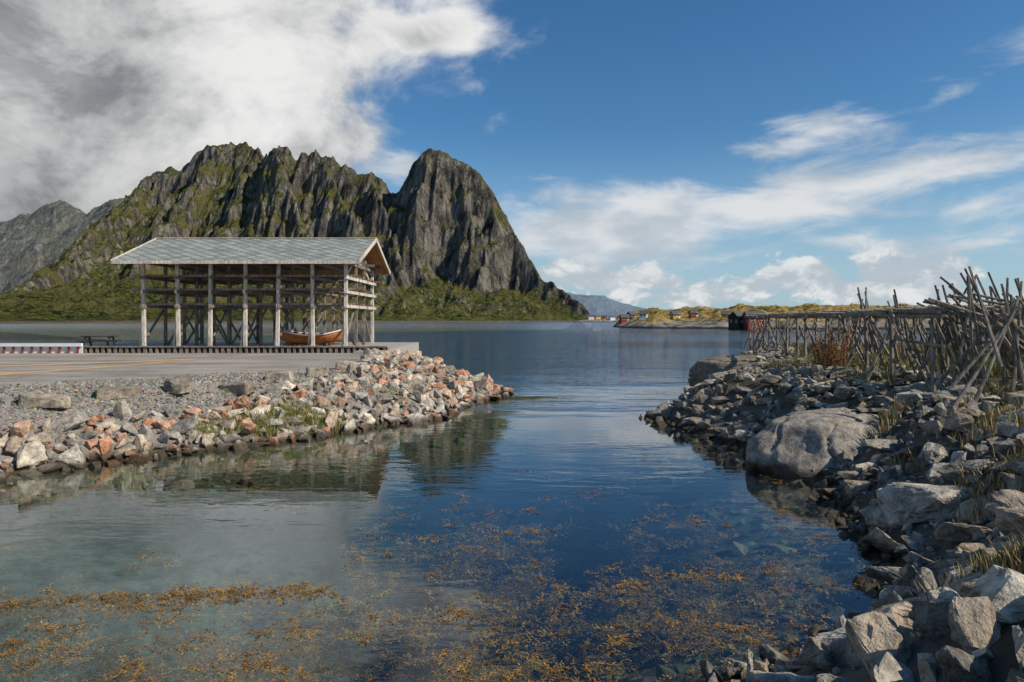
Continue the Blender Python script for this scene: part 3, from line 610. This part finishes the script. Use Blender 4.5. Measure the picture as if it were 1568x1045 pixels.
def bundle(u,v_top,d,n,lean,L):
    for i in range(n):
        tx,ty,tz=P(u+random.gauss(0,11),v_top+random.uniform(-8,26),d+random.gauss(0,0.5))
        lx=random.gauss(lean,0.2); ly=random.gauss(0,0.2); D=Vector((lx,ly,-1)).normalized(); e_=Vector((tx,ty,tz))+D*L*random.uniform(.85,1.1)
        zg=gh(e_.x,e_.y)+0.05
        if e_.z<zg: e_=Vector((tx,ty,tz))+D*((tz-zg)/-D.z)
        lp.tube((tx,ty,tz),e_,0.026,0.046,6,0.006)
bundle(1318,440,23,6,0.15,2.2); bundle(1375,450,20,8,0.25,2.2); bundle(1445,440,18,7,0.2,2.6); bundle(1495,414,17,8,0.1,2.8); bundle(1548,430,16,8,0.3,2.8)
bundle(1450,425,17.5,5,0.9,3.2); bundle(1560,450,15.5,4,-0.5,3.0); bundle(1530,445,17,5,0.7,3.0)
for i in range(16):
    x_=random.uniform(10.8,12.6); y_=random.uniform(14.8,18.5)
    a=Vector((x_,y_,random.uniform(3.4,3.8))); b_=a+Vector((random.uniform(0.7,1.8),random.uniform(-1.0,0.6),-2.2)); b_.z=max(gh(b_.x,b_.y)+0.1,1.2)
    lp.tube(a,b_,0.04,0.05,6,0.006)
for i in range(8):
    a=Vector((random.uniform(9.8,11),random.uniform(16,18.5),random.uniform(3.8,4.2))); lp.tube(a,a+Vector((random.uniform(2.5,4.5),random.uniform(-.8,.8),random.uniform(-1.2,-.2))),0.03,0.045,6,0.006)
lp.obj('stacked_wooden_poles',m_pole)

# ---------------------------------------------------------------- mountains
def mtmat(name,haze,gr=1.0,scale=1.0):
    m,g,b,o=mat(name); ge=g.n('ShaderNodeNewGeometry'); p=ge.outputs['Position']; nz=g.xyz(ge.outputs['Normal'])[2]; x,y,z=g.xyz(p)
    a1=g.noise(g.map(p,(1,1,0.32),(0,0.25,0)),0.03*scale,7,0.70); a2=g.noise(p,0.012*scale,5,0.6); a3=g.noise(g.map(p,(1,1,0.14),(0,0.12,0)),0.07*scale,6,0.74); a4=g.noise(p,0.11*scale,4,0.68)
    rock=g.mix(g.ss(a1,0.35,0.66),(0.06,0.053,0.044),(0.25,0.22,0.18)); rock=g.mix(g.m('MULTIPLY',g.ss(a3,0.5,0.64),0.75),rock,(0.37,0.325,0.26)); rock=g.mix(g.m('MULTIPLY',g.ss(a3,0.48,0.36),0.9),rock,(0.02,0.018,0.016))
    gc=g.mix(g.ss(a4,0.38,0.60),(0.015,0.022,0.007),(0.125,0.135,0.032)); gc=g.mix(g.m('MULTIPLY',g.ss(a2,0.44,0.62),0.55),gc,(0.19,0.155,0.055))
    t=g.m('ADD',nz,g.m('MULTIPLY',g.m('SUBTRACT',a1,0.5),1.4)); t=g.m('ADD',t,g.m('MULTIPLY',g.m('SUBTRACT',a4,0.5),0.9)); t=g.m('ADD',t,g.m('MULTIPLY',g.m('SUBTRACT',a2,0.5),1.1))
    t=g.m('ADD',t,g.m('MULTIPLY',g.ss(x,-230,-420),0.07)); t=g.m('ADD',t,g.ss(z,140,10,0.02,0.02))
    gm=g.m('MULTIPLY',g.ss(t,0.56,0.67),gr); scree=g.mix(a4,(0.08,0.072,0.06),(0.30,0.265,0.22)); rock=g.mix(g.ss(nz,0.75,0.9),rock,scree)
    c=g.mix(gm,rock,gc); c=g.mix(g.ss(g.m('ADD',z,g.m('MULTIPLY',a4,3)),4.5,2.5),c,(0.20,0.175,0.14)); c=g.mix(haze,c,(0.16,0.22,0.30))  # last mix: blue aerial haze put into the base colour
    g.set(b.inputs['Base Color'],c); b.inputs['Roughness'].default_value=1.0
    b.inputs['Specular IOR Level'].default_value=0.0
    h=g.m('ADD',g.m('ADD',a1,g.m('MULTIPLY',a3,0.6)),g.m('MULTIPLY',a4,0.4)); g.set(b.inputs['Normal'],g.bump(h,1.0,26.0)); return m
def seg_height(X,Y,lines):
    Z=np.full(X.shape,-1e3)
    for k,pts in lines:
        W=[P(*q) for q in pts]
        for A,B in zip(W,W[1:]):
            dx,dy=B[0]-A[0],B[1]-A[1]; t=np.clip(((X-A[0])*dx+(Y-A[1])*dy)/(dx*dx+dy*dy+1e-6),0,1)
            d=np.hypot(X-A[0]-t*dx,Y-A[1]-t*dy); Z=np.maximum(Z,A[2]+t*(B[2]-A[2])-k*d)
    return Z
lines=[
(2.2,[(610,300,1600),(622,270,1580),(636,242,1556),(648,228,1548),(660,225,1545),(675,230,1540),(692,238,1530),(715,249,1520),(737,266,1505),(752,286,1490),(764,308,1478),(776,338,1455),(792,366,1425),(810,394,1395),(826,420,1360)]),
(1.1,[(826,424,1360),(845,433,1320),(862,446,1290),(882,466,1262),(903,488,1235)]),
(2.2,[(650,232,1545),(640,300,1480),(630,360,1425),(640,430,1360)]),
(2.0,[(690,242,1530),(716,320,1450),(735,390,1400),(735,440,1345)]),
(1.9,[(205,294,2050),(212,285,2045),(222,290,2040),(236,265,2020),(250,262,2010),(262,254,2000),(276,257,1990),(290,248,1980),(304,228,1960),(330,217,1950),(370,216,1930),(395,229,1880),(403,240,1870),(414,238,1800)]),
(2.1,[(412,238,1760),(428,223,1710),(440,229,1700),(455,242,1690),(466,231,1685),(482,228,1680),(496,240,1670),(510,240,1660),(535,253,1640),(547,270,1632),(560,257,1620),(572,268,1615),(585,272,1610),(606,294,1600)]),
(1.9,[(430,229,1705),(436,290,1600),(455,350,1500),(470,400,1400),(480,445,1320)]),
(2.0,[(485,233,1680),(512,290,1580),(545,345,1480),(575,395,1390),(595,430,1310)]),
(2.1,[(562,263,1620),(585,320,1520),(605,375,1430),(612,410,1370)]),
(1.4,[(330,222,1950),(300,280,1820),(262,335,1680),(225,385,1520),(190,430,1360)]),
(1.5,[(395,232,1880),(375,300,1720),(345,360,1560),(310,410,1420),(290,450,1300)]),
(1.5,[(290,252,1980),(262,300,1860),(228,345,1740)]),
(1.8,[(412,241,1760),(400,310,1620),(395,370,1500),(390,420,1380)]),
(1.1,[(236,266,2020),(205,300,1920),(178,328,1800),(140,362,1650),(110,392,1520),(60,427,1380),(0,449,1250),(-120,468,1150),(-400,478,1000)]),
]
Yr=np.concatenate([np.linspace(480,1180,120,endpoint=False),np.linspace(1180,1760,320,endpoint=False),np.linspace(1760,2300,130)])
Ur=np.linspace(-1.15,0.14,960); U,Yg=np.meshgrid(Ur,Yr); Xg=U*Yg
wx_=(fbm(Xg/70,Yg/70,4)-0.5)*60; wy_=(fbm(Xg/70+40,Yg/70+9,4)-0.5)*55
Z0=seg_height(Xg,Yg,lines); Zm=seg_height(Xg+wx_*0.8,Yg+wy_,lines)
px=U*F+784
crest=np.full(Xg.shape,1e9)
for k,pts in (lines[0],lines[4],lines[5]):
    W=[P(*q) for q in pts]
    for A,B in zip(W,W[1:]):
        dx,dy=B[0]-A[0],B[1]-A[1]; t=np.clip(((Xg-A[0])*dx+(Yg-A[1])*dy)/(dx*dx+dy*dy),0,1); crest=np.minimum(crest,np.hypot(Xg-A[0]-t*dx,Yg-A[1]-t*dy))
cm=np.clip(crest/32,0.24,1); cm=np.where(px<600,np.maximum(cm,0.5),cm)
Zm=Z0*(1-cm)+Zm*cm
body=seg_height(Xg,Yg,[(0.95,[(205,318,2060),(262,285,2010),(330,255,1960),(395,262,1890)]),(1.05,[(412,268,1770),(482,262,1700),(560,290,1640),(606,320,1610)])])
Zm=np.maximum(Zm,body)
shore=np.interp(px,[-400,0,300,600,830,905,930],[500,560,720,980,1120,1225,1500]); at=np.interp(px,[-400,0,200,400,600,700,830,905],[14,40,66,66,70,62,36,2]); ay=np.interp(px,[-400,0,300,600,830,905],[1100,1250,1330,1370,1330,1250])
tt=(Yg-shore)/(ay-shore); ap=np.where(tt<0,tt*40,at*np.clip(tt,0,1.3)**1.2)
rib=(ridged(Xg/36+fbm(Xg/120,Yg/120,2)*2,Yg/190,5,0.58)-0.62)*56; rough=(ridged(Xg/60+7,Yg/60,6,0.6)-0.60)*42
Zm=Zm+(rib+rough)*np.clip(Zm/150,0,1)*cm
Zm=Zm+np.where(Zm>60,4.5*np.sin(Zm/10+fbm(Xg/80,Yg/80,3)*9)*cm,0)
ac=np.clip(tt*3,0,1)
ap=ap+((ridged(Xg/70,Yg/130,6,0.62)-0.55)*48+(fbm(Xg/14,Yg/14,3)-0.5)*11)*ac*np.clip(at/60,0.1,1)
kk=14.0; hh_=np.clip(0.5+0.5*(Zm-ap)/kk,0,1); Z=ap*(1-hh_)+Zm*hh_+kk*hh_*(1-hh_)
Z=np.where(tt<0,tt*40-0.1,Z)
Z=np.where((tt>=0)&(tt<0.05),np.minimum(Z,1+tt*300),Z)
Z=np.where(px>906,np.minimum(Z,-5),Z)
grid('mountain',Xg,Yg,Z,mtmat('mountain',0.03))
l2=[(0.9,[(-300,330,3600),(-150,352,3500),(-60,342,3450),(0,334,3400),(30,331,3400),(60,318,3380),(90,304,3350),(112,311,3320),(128,326,3300),(150,321,3300),(178,306,3300),(205,292,3300),(250,310,3300),(320,340,3300)]),(0.9,[(90,304,3350),(70,360,3100),(40,420,2800)]),(0.9,[(178,306,3300),(150,370,3050),(120,420,2800)]),(.9,[(0,334,3400),(-20,390,3100),(-60,430,2800)])]
U2,Y2=np.meshgrid(np.linspace(-1.15,-0.4,380),np.linspace(2300,3900,200)); X2=U2*Y2
Z2=seg_height(X2+(fbm(X2/150,Y2/150,4)-.5)*110,Y2+(fbm(X2/150+9,Y2/150,4)-.5)*110,l2); Z2=Z2+(ridged(X2/110,Y2/160,5)-0.62)*60
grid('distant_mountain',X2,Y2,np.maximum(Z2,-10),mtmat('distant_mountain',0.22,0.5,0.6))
U3,Y3=np.meshgrid(np.linspace(0.04,0.8,400),np.linspace(6000,8600,60)); X3=U3*Y3; px3=U3*F+784
top3=np.interp(px3,[830,865,890,920,950,975,1000,1040,1080,1150,1250,1400,1568],[440,448,450,453,461,466,471,473,470,476,479,474,480])
H3=(490-top3)/F*7200; Z3=H3*np.exp(-((Y3-7300)/700)**2)*(0.8+0.35*ridged(X3/300,Y3/300,4))-10
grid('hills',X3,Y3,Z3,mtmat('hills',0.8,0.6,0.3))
m_is,g,b,o=mat('islet'); ge=g.n('ShaderNodeNewGeometry'); p=ge.outputs['Position']; z=g.xyz(p)[2]; nz=g.xyz(ge.outputs['Normal'])[2]
n1=g.noise(p,0.22,7,0.7); n2=g.noise(p,0.03,4)
gr=g.mix(g.ss(n1,0.38,0.58),(0.05,0.06,0.02),(0.36,0.24,0.065)); rk_=g.mix(g.ss(n1,0.35,0.65),(0.06,0.055,0.045),(0.34,0.31,0.26))
t=g.m('ADD',g.m('MULTIPLY',z,0.08),g.m('ADD',g.m('MULTIPLY',n1,0.7),g.m('MULTIPLY',n2,0.5))); c=g.mix(g.ss(t,0.80,0.96),rk_,gr); c=g.mix(g.ss(g.m('ADD',z,n1),1.6,0.9),c,(0.03,0.025,0.02)); g.set(b.inputs['Base Color'],c); g.set(b.inputs['Normal'],g.bump(n1,1.0,2.0))
U4,Y4=np.meshgrid(np.linspace(0.13,0.95,700),np.linspace(225,420,180)); X4=U4*Y4; px4=U4*F+784
t4=np.interp(px4,[938,950,970,1000,1030,1070,1110,1150,1250,1400,1568,1800],[0,4.4,7.4,9.8,8.4,9.4,9.6,10.4,10.4,9.6,10,10])
sh4=np.interp(px4,[938,1000,1100,1200,1800],[300,275,262,250,240])+(fbm(X4/9,Y4/30,3)-.5)*22; fy=np.clip((Y4-sh4)/60,0,1)
Z4=t4*fy**0.7*(0.5+0.8*fbm(X4/11,Y4/11,5,0.62))*np.clip((418-Y4)/30,0,1)+np.where(Y4<sh4,-2,-0.4)
grid('islet',X4,Y4,Z4,m_is)
m_roofd,g,b,o=mat('dark_roofing'); g.set(b.inputs['Base Color'],g.mix(g.noise(g.pos(),1,3),(0.06,0.06,0.062),(0.12,0.12,0.115)))
m_glass,g,b,o=mat('window_glass'); b.inputs['Base Color'].default_value=(0.02,0.03,0.04,1); b.inputs['Roughness'].default_value=0.1
m_yelh,g,b,o=mat('ochre_paint'); b.inputs['Base Color'].default_value=(0.50,0.30,0.06,1)
def house(name,loc,L,W,H,rz,m):
    e=empty(name,loc); e.rotation_euler=(0,0,rz); k=MB(); rh=W*0.42
    k.box(-L/2,L/2,-W/2,W/2,-1.5,H)
    for sx_ in (-1,1): k.poly([(sx_*L/2,-W/2,H),(sx_*L/2,W/2,H),(sx_*L/2,0,H+rh)])
    k.obj('walls',m,e); r=MB(); o_=0.3
    for s in (-1,1):
        a=Vector((0,s*(W/2+o_),H-o_*0.84+0.1)); b_=Vector((0,0,H+rh+0.1))
        r.poly([(-L/2-o_,a.y,a.z),(L/2+o_,a.y,a.z),(L/2+o_,0,b_.z),(-L/2-o_,0,b_.z)]); r.poly([(-L/2-o_,a.y,a.z-0.18),(-L/2-o_,0,b_.z-0.18),(L/2+o_,0,b_.z-0.18),(L/2+o_,a.y,a.z-0.18)])
    r.obj('roof',m_roofd,e); f=MB(); gl_=MB()
    n=max(2,int(L/2.6))
    for i in range(n):
        xx=-L/2+L*(i+0.5)/n; f.box(xx-.45,xx+.45,-W/2-0.06,-W/2-0.01,H*0.35,H*0.35+1.0); gl_.box(xx-.35,xx+.35,-W/2-0.09,-W/2-0.065,H*0.35+.1,H*0.35+.9)
    for yy in (-W/4,W/4): f.box(-L/2-0.06,-L/2-0.01,yy-.4,yy+.4,H*0.4,H*0.4+1.0); gl_.box(-L/2-.09,-L/2-.065,yy-.3,yy+.3,H*.4+.1,H*.4+.9)
    f.obj('window_frames',m_white,e); gl_.obj('window_panes',m_glass,e); d=MB(); d.box(L*0.2,L*0.2+0.8,-W/2-0.05,-W/2-0.005,0,1.9); d.obj('door',m_white,e)
def islz(x_,y_):
    q=np.hypot(X4-x_,Y4-y_); return max(float(Z4.flat[q.argmin()]),0.8)
for u,d,L,W,H,r,nm,m in [(1133,250,6.5,5,3.2,0.5,'dark_cabin',m_dark),(1155,246,7,5,3.2,0.1,'red_cabin',m_red),(956,318,4,3,1.8,0.2,'red_cabin',m_red),(967,322,3.4,3,1.8,0.5,'dark_cabin',m_dark),(985,300,3.2,3,1.8,-0.3,'white_cabin',m_white),(1034,296,3.4,2.8,1.7,0.3,'ochre_cabin',m_yelh),(1062,300,3.4,2.8,1.7,0.1,'red_cabin',m_red),(1112,286,3.6,2.8,1.7,-0.2,'ochre_cabin',m_yelh)]:
    X_=(u-784)/F*d; house(nm,(X_,d,islz(X_,d)+0.4),L,W,H,r,m)
for u,v,d,L,W,H,r,nm,m in [(905,489,1100,9,7,4,0.1,'white_house',m_white),(914,489,1120,9,7,4,0.5,'ochre_house',m_yelh),(925,489,1080,8,6,4,0.0,'red_house',m_red),(937,489.5,1050,8,6,3.5,0.3,'white_house',m_white),(949,489.5,1090,8,6,3.5,0.3,'ochre_house',m_yelh)]:
    house(nm,P(u,v,d),L,W,H,r,m)
U5,Y5=np.meshgrid(np.linspace(0.09,0.19,90),np.linspace(1030,1200,30)); X5=U5*Y5
Z5=5.0*np.sin(np.clip((U5-0.09)/0.10,0,1)*math.pi)**0.5*np.clip((Y5-1030)/25,0,1)*(0.5+fbm(X5/20,Y5/20,3))-0.8
grid('skerry',X5,Y5,Z5,m_is)
